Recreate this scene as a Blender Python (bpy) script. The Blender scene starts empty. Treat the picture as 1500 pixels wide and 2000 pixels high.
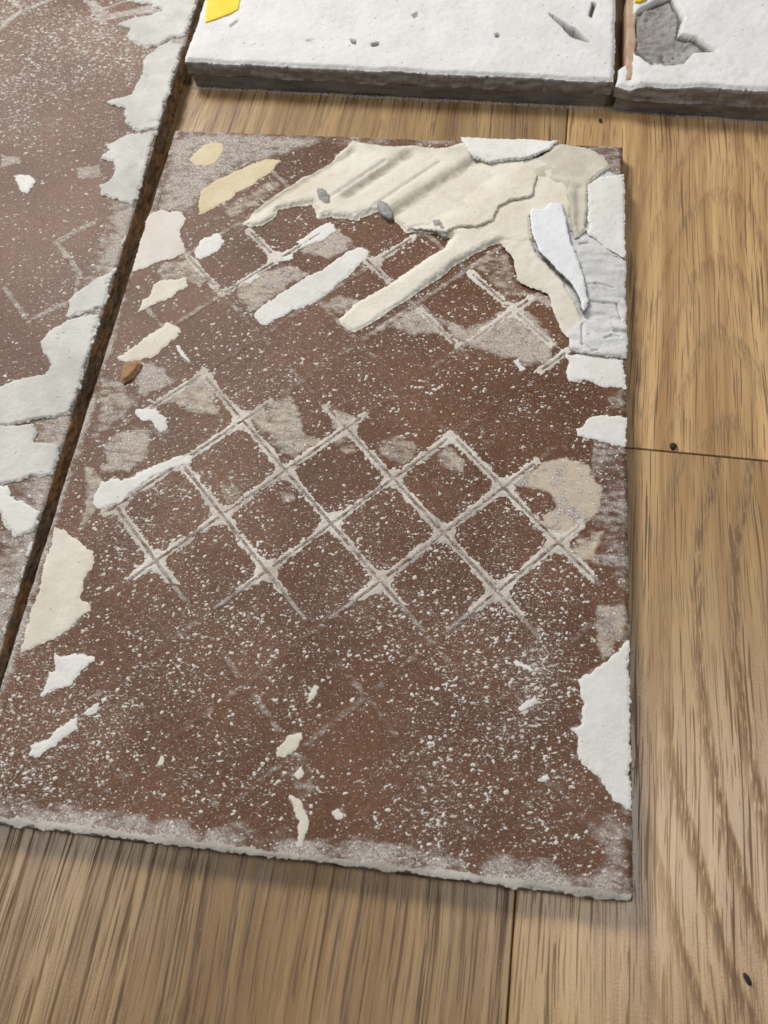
import bpy, math
import numpy as np
from mathutils import Matrix, Vector

# ------------------------------------------------------------------ camera, world, lights, exposure
sc = bpy.context.scene
TT = 0.009                                        # thickness of the lone tile = height of its upturned back
FWD = np.array([-0.09510412, 0.42327844, -0.90099421]); FWD /= np.linalg.norm(FWD)
RGT = np.array([0.99222362, 0.11331382, -0.05150006]); RGT -= FWD * (RGT @ FWD); RGT /= np.linalg.norm(RGT)
DWN = np.cross(FWD, RGT)
CAM = np.array([0.17980358, -0.00886526, 0.3201376 + TT])
FPX = 1600.0
cam_data = bpy.data.cameras.new('camera')
cam = bpy.data.objects.new('camera', cam_data)
sc.collection.objects.link(cam)
m = Matrix.Identity(4)
for r in range(3):
    m[r][0], m[r][1], m[r][2], m[r][3] = RGT[r], -DWN[r], -FWD[r], CAM[r]
cam.matrix_world = m
cam_data.sensor_fit = 'HORIZONTAL'
cam_data.sensor_width = 36.0
cam_data.lens = 36.0 * FPX / 1500.0
cam_data.clip_start = 0.01
cam_data.clip_end = 50.0
cam_data.dof.use_dof = True
cam_data.dof.focus_distance = 0.375
cam_data.dof.aperture_fstop = 19.0
sc.camera = cam

world = bpy.data.worlds.new('World')
sc.world = world
world.use_nodes = True
world.node_tree.nodes['Background'].inputs[0].default_value = (0.95, 0.97, 1.0, 1)
world.node_tree.nodes['Background'].inputs[1].default_value = 0.07


def area(name, loc, target, size, power, col):
    d = bpy.data.lights.new(name, 'AREA')
    d.shape = 'RECTANGLE'
    d.size, d.size_y = size
    d.energy = power
    d.color = col
    o = bpy.data.objects.new(name, d)
    sc.collection.objects.link(o)
    o.location = loc
    o.rotation_euler = (Vector(target) - Vector(loc)).to_track_quat('-Z', 'Y').to_euler()
    return o


area('ceiling_lamp', (-0.62, 1.08, 1.05), (0.12, 0.25, 0), (0.42, 0.42), 20, (1.0, 0.975, 0.94))
area('ceiling_lamp', (-1.05, 0.0, 2.2), (0.05, 0.0, 0), (0.50, 0.55), 8, (1.0, 0.98, 0.95))
area('ceiling_lamp', (0.86, 0.22, 2.2), (0.25, 0.05, 0), (0.50, 0.95), 12, (0.97, 0.98, 1.0))

sc.view_settings.view_transform = 'Standard'
sc.view_settings.look = 'None'
sc.view_settings.gamma = 1.0
sc.view_settings.use_curve_mapping = False
sc.view_settings.exposure = 0.28
sc.render.engine = 'CYCLES'

# ------------------------------------------------------------------ numeric helpers
COL = sc.collection
CROPS = {'q': (0, 0, 1.0), 'a': (200, 230, 2.885), 'b': (700, 230, 2.679), 'c': (100, 640, 2.5), 'd': (650, 640, 2.459),
         'e': (0, 1180, 2.308), 'g': (640, 1180, 2.308), 'h': (0, 900, 4.0), 'i': (0, 0, 3.0), 'j': (0, 400, 3.333),
         'k': (900, 0, 2.5), 'l': (300, 0, 2.5), 'm': (900, 300, 4.167)}


def U(px, py, z=TT):
    d = RGT * (px - 750) / FPX + DWN * (py - 1000) / FPX + FWD
    p = CAM + d * (z - CAM[2]) / d[2]
    return p[0], p[1]


def W(crop, pts, z=TT):
    """measured survey points of one plan sheet -> plan coordinates on the plane z"""
    ox, oy, s = CROPS[crop]
    return [U(ox + x / s, oy + y / s, z) for x, y in pts]


RNG = np.random.default_rng(7)
TAB = RNG.random((16, 256, 256))


def vnoise(x, y, seed=0):
    t = TAB[seed % 16]
    ix = np.floor(x).astype(np.int64); iy = np.floor(y).astype(np.int64)
    fx = x - ix; fy = y - iy
    fx = fx * fx * (3 - 2 * fx); fy = fy * fy * (3 - 2 * fy)
    o = seed * 37
    a = t[(ix + o) & 255, iy & 255]; b = t[(ix + 1 + o) & 255, iy & 255]
    c = t[(ix + o) & 255, (iy + 1) & 255]; d = t[(ix + 1 + o) & 255, (iy + 1) & 255]
    return ((a * (1 - fx) + b * fx) * (1 - fy) + (c * (1 - fx) + d * fx) * fy) * 2 - 1


def fbm(x, y, scale, seed=0, octv=3, gain=0.5):
    """scale = feature size in metres, result about -1..1"""
    r = 0.0; a = 1.0; tot = 0.0; f = 1.0 / scale
    for k in range(octv):
        r = r + a * vnoise(x * f + 11.3 * k, y * f - 7.7 * k, seed + k)
        tot += a; a *= gain; f *= 2.03
    return r / tot


def sstep(x):
    x = np.clip(x, 0, 1)
    return x * x * (3 - 2 * x)


def poly_sd(X, Y, poly):
    """signed distance, positive inside"""
    d2 = np.full(X.shape, 1e9); ins = np.zeros(X.shape, bool)
    n = len(poly)
    for k in range(n):
        ax, ay = poly[k]; bx, by = poly[(k + 1) % n]
        ex, ey = bx - ax, by - ay
        t = np.clip(((X - ax) * ex + (Y - ay) * ey) / (ex * ex + ey * ey + 1e-18), 0, 1)
        d2 = np.minimum(d2, (X - ax - t * ex) ** 2 + (Y - ay - t * ey) ** 2)
        if abs(ey) > 1e-15:
            ins ^= ((ay > Y) != (by > Y)) & (X < ex * (Y - ay) / ey + ax)
    d = np.sqrt(d2)
    return np.where(ins, d, -d)


def seg_d(X, Y, a, b):
    ex, ey = b[0] - a[0], b[1] - a[1]
    t = np.clip(((X - a[0]) * ex + (Y - a[1]) * ey) / (ex * ex + ey * ey + 1e-18), 0, 1)
    return np.hypot(X - a[0] - t * ex, Y - a[1] - t * ey), t


def np_mesh(name, verts, quads, mats, matidx=None, smooth=True, attrs=None):
    me = bpy.data.meshes.new(name)
    verts = np.asarray(verts, np.float32); quads = np.asarray(quads, np.int32)
    n, k = quads.shape
    me.vertices.add(len(verts)); me.vertices.foreach_set('co', verts.ravel())
    me.loops.add(n * k); me.loops.foreach_set('vertex_index', quads.ravel())
    me.polygons.add(n)
    me.polygons.foreach_set('loop_start', np.arange(0, n * k, k, dtype=np.int32))
    if matidx is not None:
        me.polygons.foreach_set('material_index', np.asarray(matidx, np.int32))
    me.polygons.foreach_set('use_smooth', np.full(n, smooth))
    for mt in mats:
        me.materials.append(mt)
    for key, val in (attrs or {}).items():
        at = me.attributes.new(key, 'FLOAT', 'POINT')
        at.data.foreach_set('value', np.asarray(val, np.float32))
    me.update(calc_edges=True)
    return me


def link(name, me, parent=None):
    o = bpy.data.objects.new(name, me)
    COL.objects.link(o)
    if parent is not None:
        o.parent = parent
        o.matrix_parent_inverse = Matrix.Identity(4)
        o.location = -Vector(parent.location)
    return o


def thing(name, label, cat, loc=(0, 0, 0), group=None):
    o = bpy.data.objects.new(name, None)
    COL.objects.link(o)
    o.location = loc
    o.empty_display_size = 0.02
    o['label'] = label; o['category'] = cat
    if group:
        o['group'] = group
    return o


def tag(o, label, cat, group=None):
    o['label'] = label; o['category'] = cat
    if group:
        o['group'] = group
    return o


def solid(name, sdfn, bbox, topfn, zbase, res, mats, parent=None, levels=2, wallamp=0.0, wallscale=0.003,
          bottom=False, attrfn=None, seed=0, flare=0.0):
    """A body with an uneven upper face topfn(x, y, sd), cut along sd = 0, with walls down to zbase."""
    x0, y0, x1, y1 = bbox
    nx = int((x1 - x0) / res) + 2; ny = int((y1 - y0) / res) + 2
    X, Y = np.meshgrid(x0 + np.arange(nx) * res, y0 + np.arange(ny) * res)
    S = sdfn(X, Y)
    gy, gx = np.gradient(S, res)
    g = np.hypot(gx, gy) + 1e-9
    gx, gy = gx / g, gy / g
    ins = S > 0
    keep = ins[:-1, :-1] | ins[1:, :-1] | ins[:-1, 1:] | ins[1:, 1:]
    out = ~ins
    step = np.clip(-S / np.maximum(g, 0.3), 0, res * 1.3)
    XX = np.where(out, X + gx * step, X); YY = np.where(out, Y + gy * step, Y)
    SS = np.where(out, 0.0, S)
    idx = np.arange(nx * ny).reshape(ny, nx)
    q = np.stack([idx[:-1, :-1], idx[:-1, 1:], idx[1:, 1:], idx[1:, :-1]], -1)[keep]
    if len(q) == 0:
        return None
    used = np.unique(q); rm = np.full(nx * ny, -1); rm[used] = np.arange(len(used))
    q = rm[q]
    vx = XX.ravel()[used]; vy = YY.ravel()[used]; vs = SS.ravel()[used]
    ox = -gx.ravel()[used]; oy = -gy.ravel()[used]
    vz = topfn(vx, vy, vs)
    zb = zbase(vx, vy) if callable(zbase) else np.full(len(vx), zbase)
    verts = [np.stack([vx, vy, vz], -1)]
    quads = [q]; mi = [np.zeros(len(q), int)]
    attr = attrfn(vx, vy) if attrfn else {}
    alla = {k: [v] for k, v in attr.items()}
    e = np.concatenate([q[:, [0, 1]], q[:, [1, 2]], q[:, [2, 3]], q[:, [3, 0]]])
    key = np.sort(e, 1); key = key[:, 0] * (len(used) + 1) + key[:, 1]
    _, inv, cnt = np.unique(key, return_inverse=True, return_counts=True)
    be = e[cnt[inv] == 1]
    bv = np.unique(be); bm = np.full(len(used), -1); bm[bv] = np.arange(len(bv))
    base = len(used); prev = None
    for L in range(1, levels + 1):
        t = L / levels
        z = vz[bv] * (1 - t) + zb[bv] * t
        amp = wallamp * (vnoise((vx[bv] + vy[bv]) / wallscale, z / wallscale * 1.5 + 3 * L, seed)
                         + 0.6 * vnoise((vx[bv] - vy[bv]) / wallscale * 2.3, z / wallscale * 3, seed + 2)) + flare * t
        verts.append(np.stack([vx[bv] + ox[bv] * amp, vy[bv] + oy[bv] * amp, z], -1))
        cur = base + bm[be]
        pv = be if prev is None else prev
        quads.append(np.stack([pv[:, 1], pv[:, 0], cur[:, 0], cur[:, 1]], -1))
        mi.append(np.full(len(be), 1 if len(mats) > 1 else 0))
        prev = cur; base += len(bv)
        for k in alla:
            alla[k].append(attr[k][bv])
    if bottom:
        verts.append(np.stack([vx, vy, zb], -1)); quads.append(q[:, ::-1] + base)
        mi.append(np.full(len(q), 1 if len(mats) > 1 else 0))
        for k in alla:
            alla[k].append(attr[k])
    me = np_mesh(name, np.concatenate(verts), np.concatenate(quads), mats, np.concatenate(mi), True,
                 {k: np.concatenate(v) for k, v in alla.items()})
    return link(name, me, parent)


def bbox_of(poly, mg):
    p = np.array(poly)
    return p[:, 0].min() - mg, p[:, 1].min() - mg, p[:, 0].max() + mg, p[:, 1].max() + mg


# ------------------------------------------------------------------ materials
class NT:
    def __init__(self, name):
        self.mat = bpy.data.materials.new(name)
        self.mat.use_nodes = True
        self.t = self.mat.node_tree
        self.b = self.t.nodes['Principled BSDF']

    def n(self, typ, **kw):
        nd = self.t.nodes.new(typ)
        for k, v in kw.items():
            if k[0] == '_':
                nd.inputs[k[1:]].default_value = v
            else:
                setattr(nd, k, v)
        return nd

    def l(self, a, b):
        self.t.links.new(a, b)

    def set(self, sock, v):
        if isinstance(v, (int, float, tuple)):
            sock.default_value = v
        else:
            self.l(v, sock)

    def coord(self, loc=(0, 0, 0), rot=(0, 0, 0), scale=(1, 1, 1)):
        if not hasattr(self, '_tc'):
            self._tc = self.n('ShaderNodeTexCoord').outputs['Object']
        mp = self.n('ShaderNodeMapping')
        mp.inputs['Location'].default_value = loc
        mp.inputs['Rotation'].default_value = rot
        mp.inputs['Scale'].default_value = scale
        self.l(self._tc, mp.inputs['Vector'])
        return mp.outputs[0]

    def noise(self, vec, scale, detail=3, rough=0.5, dist=0.0):
        nd = self.n('ShaderNodeTexNoise')
        nd.inputs['Scale'].default_value = scale
        nd.inputs['Detail'].default_value = detail
        nd.inputs['Roughness'].default_value = rough
        nd.inputs['Distortion'].default_value = dist
        self.l(vec, nd.inputs['Vector'])
        return nd.outputs['Fac']

    def vor(self, vec, scale, rnd=1.0):
        nd = self.n('ShaderNodeTexVoronoi')
        nd.inputs['Scale'].default_value = scale
        nd.inputs['Randomness'].default_value = rnd
        self.l(vec, nd.inputs['Vector'])
        return nd.outputs['Distance']

    def math(self, op, a, b=0.0, c=0.0, clamp=False):
        nd = self.n('ShaderNodeMath', operation=op, use_clamp=clamp)
        self.set(nd.inputs[0], a); self.set(nd.inputs[1], b); self.set(nd.inputs[2], c)
        return nd.outputs[0]

    def rng(self, v, a, b, c=0.0, d=1.0, smooth=True):
        nd = self.n('ShaderNodeMapRange')
        nd.interpolation_type = 'SMOOTHSTEP' if smooth else 'LINEAR'
        for s, x in zip(('Value', 'From Min', 'From Max', 'To Min', 'To Max'), (v, a, b, c, d)):
            self.set(nd.inputs[s], x)
        return nd.outputs[0]

    def mix(self, f, a, b, blend='MIX'):
        nd = self.n('ShaderNodeMix', data_type='RGBA', blend_type=blend)
        self.set(nd.inputs[0], f)
        self.set(nd.inputs[6], a if not isinstance(a, tuple) else (*a, 1.0))
        self.set(nd.inputs[7], b if not isinstance(b, tuple) else (*b, 1.0))
        return nd.outputs[2]

    def attr(self, name):
        return self.n('ShaderNodeAttribute', attribute_name=name).outputs['Fac']

    def bump(self, h, strength, dist):
        nd = self.n('ShaderNodeBump')
        nd.inputs['Strength'].default_value = strength
        nd.inputs['Distance'].default_value = dist
        self.l(h, nd.inputs['Height'])
        self.l(nd.outputs[0], self.b.inputs['Normal'])

    def out(self, col, rough, spec=0.5):
        self.set(self.b.inputs['Base Color'], col if not isinstance(col, tuple) else (*col, 1.0))
        self.set(self.b.inputs['Roughness'], rough)
        self.set(self.b.inputs['Specular IOR Level'], spec)
        return self.mat


def make_clay():
    """red-brown fired clay back; dens = loose speckles, film = smeared mortar haze, sand = yellowish residue"""
    k = NT('fired_clay_back')
    c = k.coord()
    ce = k.coord(rot=(0, 0, math.radians(-32)), scale=(0.55, 1.15, 1))
    dens = k.attr('dens'); film = k.attr('film'); sand = k.attr('sand')
    big = k.noise(c, 22, 3)
    clay = k.mix(k.rng(big, 0.3, 0.7), (0.101, 0.0435, 0.0195), (0.152, 0.070, 0.035))
    clay = k.mix(k.rng(k.noise(c, 420, 3, 0.6), 0.35, 0.7), clay, k.mix(0.35, clay, (0.055, 0.021, 0.011)))
    # thin haze of fine dust
    fine = k.noise(c, 2300, 2, 0.6)
    haze = k.math('MULTIPLY', k.rng(fine, k.math('SUBTRACT', 0.66, k.math('MULTIPLY', dens, 0.20)), 0.78), 0.60)
    col = k.mix(haze, clay, (0.42, 0.35, 0.30))
    # film smear
    fn = k.noise(ce, 260, 6, 0.74)
    fmask = k.rng(k.math('ADD', film, k.math('MULTIPLY', k.math('SUBTRACT', fn, 0.5), 1.5)), 0.30, 0.80)
    fgrain = k.noise(c, 1500, 3, 0.7)
    fcol = k.mix(k.rng(fgrain, 0.35, 0.65), (0.215, 0.172, 0.142), (0.56, 0.53, 0.49))
    fcol = k.mix(k.math('MULTIPLY', sand, k.rng(k.noise(c, 160, 3), 0.3, 0.6)), fcol, (0.56, 0.47, 0.35))
    col = k.mix(k.math('MULTIPLY', fmask, 0.93), col, fcol)
    # speckles of three sizes
    ld = k.math('ADD', dens, k.math('MULTIPLY', k.math('SUBTRACT', k.noise(c, 75, 3), 0.5), 0.7))
    s1 = k.noise(ce, 640, 3, 0.62)
    t1 = k.math('SUBTRACT', 0.735, k.math('MULTIPLY', ld, 0.125))
    m1 = k.rng(s1, t1, k.math('ADD', t1, 0.022))
    s2 = k.noise(ce, 1250, 2, 0.5)
    t2 = k.math('SUBTRACT', 0.765, k.math('MULTIPLY', ld, 0.150))
    m2 = k.rng(s2, t2, k.math('ADD', t2, 0.04))
    s3 = k.noise(c, 270, 4, 0.7)
    t3 = k.math('SUBTRACT', 0.78, k.math('MULTIPLY', ld, 0.075))
    m3 = k.rng(s3, t3, k.math('ADD', t3, 0.014))
    ms = k.math('MAXIMUM', k.math('MAXIMUM', m1, k.math('MULTIPLY', m2, 0.8)), m3)
    col = k.mix(k.math('MULTIPLY', ms, 0.92), col, k.mix(k.rng(fgrain, 0.3, 0.7), (0.50, 0.47, 0.42), (0.70, 0.68, 0.64)))
    dust = k.math('MAXIMUM', ms, fmask)
    hgt = k.math('ADD', k.math('MULTIPLY', dust, 0.8), k.math('MULTIPLY', k.noise(c, 900, 4, 0.65), 0.8))
    k.bump(hgt, 0.55, 0.0004)
    rough = k.math('ADD', 0.48, k.math('MULTIPLY', dust, 0.45))
    return k.out(col, rough, 0.20)


def make_mortar(name, c1, c2, pits=0.25, bump=0.5, stain=(0.30, 0.285, 0.26), stainf=0.35, grain=1300):
    k = NT(name)
    c = k.coord()
    n1 = k.noise(c, 45, 4, 0.6)
    col = k.mix(k.rng(n1, 0.3, 0.7), c1, c2)
    st = k.rng(k.noise(k.coord(loc=(3, 1, 0)), 95, 5, 0.7), 0.55, 0.78)
    col = k.mix(k.math('MULTIPLY', st, stainf), col, stain)
    g = k.noise(c, grain, 3, 0.7)
    col = k.mix(k.rng(g, 0.28, 0.5, 0.28, 0.0), col, stain)
    v = k.vor(c, 420)
    gate = k.rng(k.noise(k.coord(loc=(7, 2, 0)), 260, 2), 0.58, 0.66)
    pit = k.math('MULTIPLY', k.rng(v, 0.10, 0.22, 1.0, 0.0), gate)
    col = k.mix(k.math('MULTIPLY', pit, pits), col, (0.12, 0.11, 0.10))
    h = k.math('SUBTRACT', k.math('ADD', k.math('MULTIPLY', k.noise(c, 340, 5, 0.65), 1.0), k.math('MULTIPLY', g, 0.25)),
               k.math('MULTIPLY', pit, 0.7))
    k.bump(h, bump, 0.0007)
    return k.out(col, 0.92, 0.25)


def make_edge():
    """broken clay edge: orange-brown biscuit with grey residue"""
    k = NT('rough_clay_edge')
    c = k.coord()
    n = k.noise(c, 70, 5, 0.65)
    col = k.mix(k.rng(n, 0.4, 0.62), (0.20, 0.145, 0.095), (0.40, 0.215, 0.10))
    col = k.mix(k.rng(k.noise(c, 520, 4, 0.7), 0.3, 0.6, 0.55, 0.0), col, (0.07, 0.04, 0.025))
    col = k.mix(k.rng(k.noise(k.coord(loc=(2, 5, 1)), 130, 4, 0.7), 0.6, 0.72, 0, 0.6), col, (0.40, 0.36, 0.30))
    k.bump(k.noise(c, 480, 5, 0.7), 0.8, 0.001)
    return k.out(col, 0.9, 0.2)


def make_side():
    """dirty dark cement side of the thick mortar beds"""
    k = NT('dark_cement_side')
    c = k.coord(scale=(0.35, 1, 2.4))
    n = k.noise(c, 150, 5, 0.7)
    col = k.mix(k.rng(n, 0.3, 0.7), (0.27, 0.27, 0.268), (0.47, 0.465, 0.46))
    col = k.mix(k.rng(k.noise(k.coord(loc=(4, 0, 0), scale=(0.5, 1, 1.6)), 90, 4, 0.7), 0.56, 0.75, 0, 0.6), col, (0.30, 0.29, 0.275))
    k.bump(k.noise(k.coord(), 420, 5, 0.7), 0.7, 0.001)
    return k.out(col, 0.92, 0.2)


def make_oak(name, seed, kind, tone=1.0):
    k = NT(name)
    o = (seed * 1.37, seed * 2.11, 0)
    base = k.coord(loc=o)
    # long figure of the grain along the board (board runs along local y)
    wob = k.noise(k.coord(loc=o, scale=(1, 0.35, 1)), 9, 3)
    sep = k.n('ShaderNodeSeparateXYZ'); k.l(k.coord(), sep.inputs[0])
    xs = k.math('ADD', sep.outputs[0], k.math('MULTIPLY', k.math('SUBTRACT', wob, 0.5), 0.02))
    comb = k.n('ShaderNodeCombineXYZ'); k.l(xs, comb.inputs[0]); k.l(sep.outputs[1], comb.inputs[1])

    def mapped(sx, sy, loc=0.0):
        mp = k.n('ShaderNodeMapping')
        mp.inputs['Scale'].default_value = (sx, sy, 1)
        mp.inputs['Location'].default_value = (o[0] + loc, o[1] + loc, 0)
        k.l(comb.outputs[0], mp.inputs['Vector'])
        return mp.outputs[0]
    a = k.noise(mapped(1, 0.030), 75, 4, 0.6)
    b = k.noise(mapped(1, 0.022, 5.0), 210, 3, 0.6)
    lo = tuple(tone * v for v in (0.285, 0.175, 0.080)); hi = tuple(tone * v for v in (0.450, 0.298, 0.142))
    dkc = tuple(tone * v for v in (0.085, 0.045, 0.020))
    col = k.mix(k.rng(a, 0.33, 0.66), lo, hi)
    col = k.mix(k.rng(b, 0.42, 0.66, 0.0, 0.60), col, tuple(tone * v for v in (0.215, 0.112, 0.045)))
    col = k.mix(k.rng(k.noise(base, 14, 3), 0.4, 0.75, 0.0, 0.35), col, tuple(tone * v for v in (0.37, 0.25, 0.14)))
    # fine pores: long hair lines
    gate = k.rng(k.noise(mapped(1, 0.05, 3.0), 90, 3), 0.36, 0.62)
    p1 = k.rng(k.noise(mapped(1, 0.016, 2.0), 1000, 1, 0.5), 0.60, 0.64)
    p2 = k.rng(k.noise(mapped(1, 0.028, 9.0), 1500, 1, 0.5), 0.60, 0.645)
    pores = k.math('MULTIPLY', k.math('MAXIMUM', p1, k.math('MULTIPLY', p2, 0.75)), k.math('ADD', 0.55, k.math('MULTIPLY', gate, 0.45)))
    if kind == 'straight':
        st = k.rng(k.noise(mapped(1, 0.012, 6.0), 330, 3, 0.6), 0.55, 0.62)
        brk = k.rng(k.noise(mapped(1, 0.030, 8.0), 1200, 2, 0.6), 0.44, 0.56)
        dk = k.math('MULTIPLY', st, k.math('ADD', 0.30, k.math('MULTIPLY', brk, 0.70)))
    else:
        if kind == 'arch':      # cathedral arches, crowns pointing away
            xx = k.math('SUBTRACT', sep.outputs[0], 0.082)
            fld = k.math('ADD', k.math('MULTIPLY', sep.outputs[1], 20.0),
                         k.math('MULTIPLY', k.math('MULTIPLY', xx, xx), 1500.0))
        else:                   # bands that bow round a heart off to the right
            yy = k.math('SUBTRACT', sep.outputs[1], 1.120)
            fld = k.math('ADD', k.math('MULTIPLY', sep.outputs[0], 66.0),
                         k.math('MULTIPLY', k.math('MULTIPLY', yy, yy), -100.0))
        fld = k.math('ADD', fld, k.math('MULTIPLY', k.noise(k.coord(loc=o, scale=(1, 0.45, 1)), 30, 4, 0.6), 0.9 if kind == 'arch' else 0.7))
        fr = k.math('FRACT', fld)
        band = k.math('MULTIPLY', k.rng(fr, 0.42, 0.74), k.rng(fr, 0.78, 0.90, 1.0, 0.0))
        tex = k.noise(mapped(1, 0.07, 4.0), 1300, 3, 0.65)
        dk = k.math('MULTIPLY', band, k.rng(tex, 0.42, 0.56))
        if kind == 'arch':
            dk = k.math('MULTIPLY', k.math('MULTIPLY', dk, k.rng(xx, -0.075, -0.02)), 0.50)
        else:
            dk = k.math('MULTIPLY', k.math('MULTIPLY', dk, k.rng(sep.outputs[0], 0.040, 0.066)), 0.85)
    dk = k.math('MAXIMUM', dk, pores)
    col = k.mix(k.math('MULTIPLY', dk, 0.86), col, dkc)
    spk = k.noise(base, 1500, 2, 0.6)
    col = k.mix(k.rng(spk, 0.55, 0.8, 0, 0.15), col, (0.5, 0.38, 0.22))
    h = k.math('SUBTRACT', k.math('MULTIPLY', k.noise(base, 1100, 3, 0.6), 0.45), dk)
    k.bump(h, 0.32, 0.0005)
    return k.out(col, k.math('ADD', 0.29, k.math('MULTIPLY', dk, 0.3)), 0.45)


CLAY = make_clay()
EDGE = make_edge()
SIDE = make_side()
M_WHITE = make_mortar('white_mortar', (0.61, 0.60, 0.555), (0.70, 0.695, 0.66), 0.5, 0.5, (0.40, 0.385, 0.35), 0.22)
M_CREAM = make_mortar('cream_mortar', (0.58, 0.53, 0.44), (0.68, 0.64, 0.555), 0.45, 0.4, (0.36, 0.33, 0.27), 0.22)
M_SAND = make_mortar('sandy_mortar', (0.54, 0.45, 0.285), (0.63, 0.55, 0.385), 0.30, 0.4, (0.44, 0.38, 0.29), 0.25)
M_GREY = make_mortar('grey_mortar', (0.47, 0.47, 0.46), (0.63, 0.63, 0.615), 0.65, 0.7, (0.20, 0.20, 0.205), 0.5)
M_PINK = make_mortar('pale_smooth_mortar', (0.56, 0.50, 0.44), (0.64, 0.60, 0.55), 0.15, 0.25, (0.45, 0.42, 0.40), 0.2)
M_RIDGE = make_mortar('combed_mortar', (0.63, 0.575, 0.465), (0.71, 0.68, 0.595), 0.35, 0.5, (0.33, 0.31, 0.26), 0.30)
_n = M_RIDGE.node_tree
_b = _n.nodes['Principled BSDF']; _src = _b.inputs['Base Color'].links[0].from_socket
_at = _n.nodes.new('ShaderNodeAttribute'); _at.attribute_name = 'grey'
_mx = _n.nodes.new('ShaderNodeMix'); _mx.data_type = 'RGBA'
_n.links.new(_at.outputs['Fac'], _mx.inputs[0]); _n.links.new(_src, _mx.inputs[6]); _mx.inputs[7].default_value = (0.33, 0.31, 0.245, 1)
_n.links.new(_mx.outputs[2], _b.inputs['Base Color'])
M_LATT = make_mortar('rib_residue_mortar', (0.44, 0.395, 0.335), (0.66, 0.62, 0.55), 0.6, 1.0, (0.17, 0.135, 0.11), 0.9, 1500)
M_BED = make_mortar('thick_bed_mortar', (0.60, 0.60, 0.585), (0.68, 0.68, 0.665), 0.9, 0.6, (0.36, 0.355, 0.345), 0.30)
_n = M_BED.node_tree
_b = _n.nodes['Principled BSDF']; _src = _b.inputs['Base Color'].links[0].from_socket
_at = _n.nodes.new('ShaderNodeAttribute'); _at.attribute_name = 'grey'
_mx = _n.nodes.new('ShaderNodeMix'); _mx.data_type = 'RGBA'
_n.links.new(_at.outputs['Fac'], _mx.inputs[0]); _n.links.new(_src, _mx.inputs[6]); _mx.inputs[7].default_value = (0.10, 0.095, 0.085, 1)  # dark tone for hole interiors, standing in for the shade of deep undercuts
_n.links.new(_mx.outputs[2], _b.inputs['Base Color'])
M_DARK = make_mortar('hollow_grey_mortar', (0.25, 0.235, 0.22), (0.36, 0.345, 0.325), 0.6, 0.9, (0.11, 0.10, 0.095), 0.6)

# ------------------------------------------------------------------ floor
floor = bpy.data.objects.new('floor', None)
COL.objects.link(floor)
floor['kind'] = 'structure'
floor['label'] = 'oak laminate floor boards with dark grain and narrow joints'
PA = math.atan(0.0276)
PV = np.array([math.sin(PA), math.cos(PA)]); PU = np.array([math.cos(PA), -math.sin(PA)])
PO = np.array([0.2101, 0.0])
PW = 0.235


def plank_mesh(name, length, mat, gap=0.0003, ch=0.0005, depth=0.008):
    w0, w1 = gap, PW - gap
    y0, y1 = gap * 0.8, length - gap * 0.8
    top = [(w0 + ch, y0 + ch * .6, 0), (w1 - ch, y0 + ch * .6, 0), (w1 - ch, y1 - ch * .6, 0), (w0 + ch, y1 - ch * .6, 0)]
    mid = [(w0, y0, -ch), (w1, y0, -ch), (w1, y1, -ch), (w0, y1, -ch)]
    bot = [(x, y, -depth) for x, y, z in mid]
    q = [(0, 1, 2, 3)]
    for b in (0, 4):
        for i in range(4):
            j = (i + 1) % 4
            q.append((b + j, b + i, b + 4 + i, b + 4 + j))
    q.append((11, 10, 9, 8))
    return np_mesh(name, top + mid + bot, q, [mat], None, False)


OAK_A = make_oak('oak_straight', 1, 'straight', 0.84)
OAK_B = make_oak('oak_flowing', 2, 'bands', 1.15)
OAK_C = make_oak('oak_arched', 3, 'arch', 1.30)
OAK_D = make_oak('oak_plain', 5, 'straight', 1.0)
LEN = 1.2
plank_cache = {}


def plank(u_i, v0, mat):
    if mat.name not in plank_cache:
        plank_cache[mat.name] = plank_mesh('plank', LEN, mat)
    o = link('plank', plank_cache[mat.name], floor)
    p = PO + PU * (u_i * PW) + PV * v0
    o.location = (p[0], p[1], 0)
    o.rotation_euler = (0, 0, -PA)


END = 0.1832 + 0.0058
plank(-1, -0.55, OAK_A)
plank(-1, -0.55 + LEN, OAK_D)
plank(0, END - LEN, OAK_B)
plank(0, END, OAK_C)
for ui in (-4, -3, -2, 1, 2, 3):
    off = -0.9 + 0.37 * (ui % 3)
    for kk in range(2):
        plank(ui, off + kk * LEN, OAK_D)
k = NT('dark_underlay'); UNDER = k.out((0.03, 0.025, 0.02), 0.9)
me = np_mesh('underlay', [(-1.2, -1.2, -0.0085), (1.5, -1.2, -0.0085), (1.5, 1.9, -0.0085), (-1.2, 1.9, -0.0085)], [(0, 1, 2, 3)], [UNDER], None, False)
link('underlay', me, floor)

# ------------------------------------------------------------------ the lone tile, lying face down
TW, TH = 0.25, 0.3709
tile = thing('clay_tile', 'lone reddish brown tile lying face down, diamond ribbed back scabbed with pale mortar', 'tile', (0.125, 0.185, 0))
RES = 0.0005
NX, NY = int(TW / RES) + 1, int(TH / RES) + 1
GX, GY = np.meshgrid(np.arange(NX) * RES, np.arange(NY) * RES)
DENS = 0.55 + 0.25 * fbm(GX, GY, 0.035, 3)
FILM = np.full(GX.shape, 0.02)
SAND = np.zeros(GX.shape)


def paint(arr, poly, val, soft=0.004, amp=0.003, mode='max', seed=1):
    sd = poly_sd(GX, GY, poly) + amp * fbm(GX, GY, 0.006, seed, 4)
    mk = sstep(sd / soft + 0.5)
    if mode == 'max':
        np.maximum(arr, mk * val, out=arr)
    else:
        arr[:] = arr * (1 - mk) + val * mk


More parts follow.
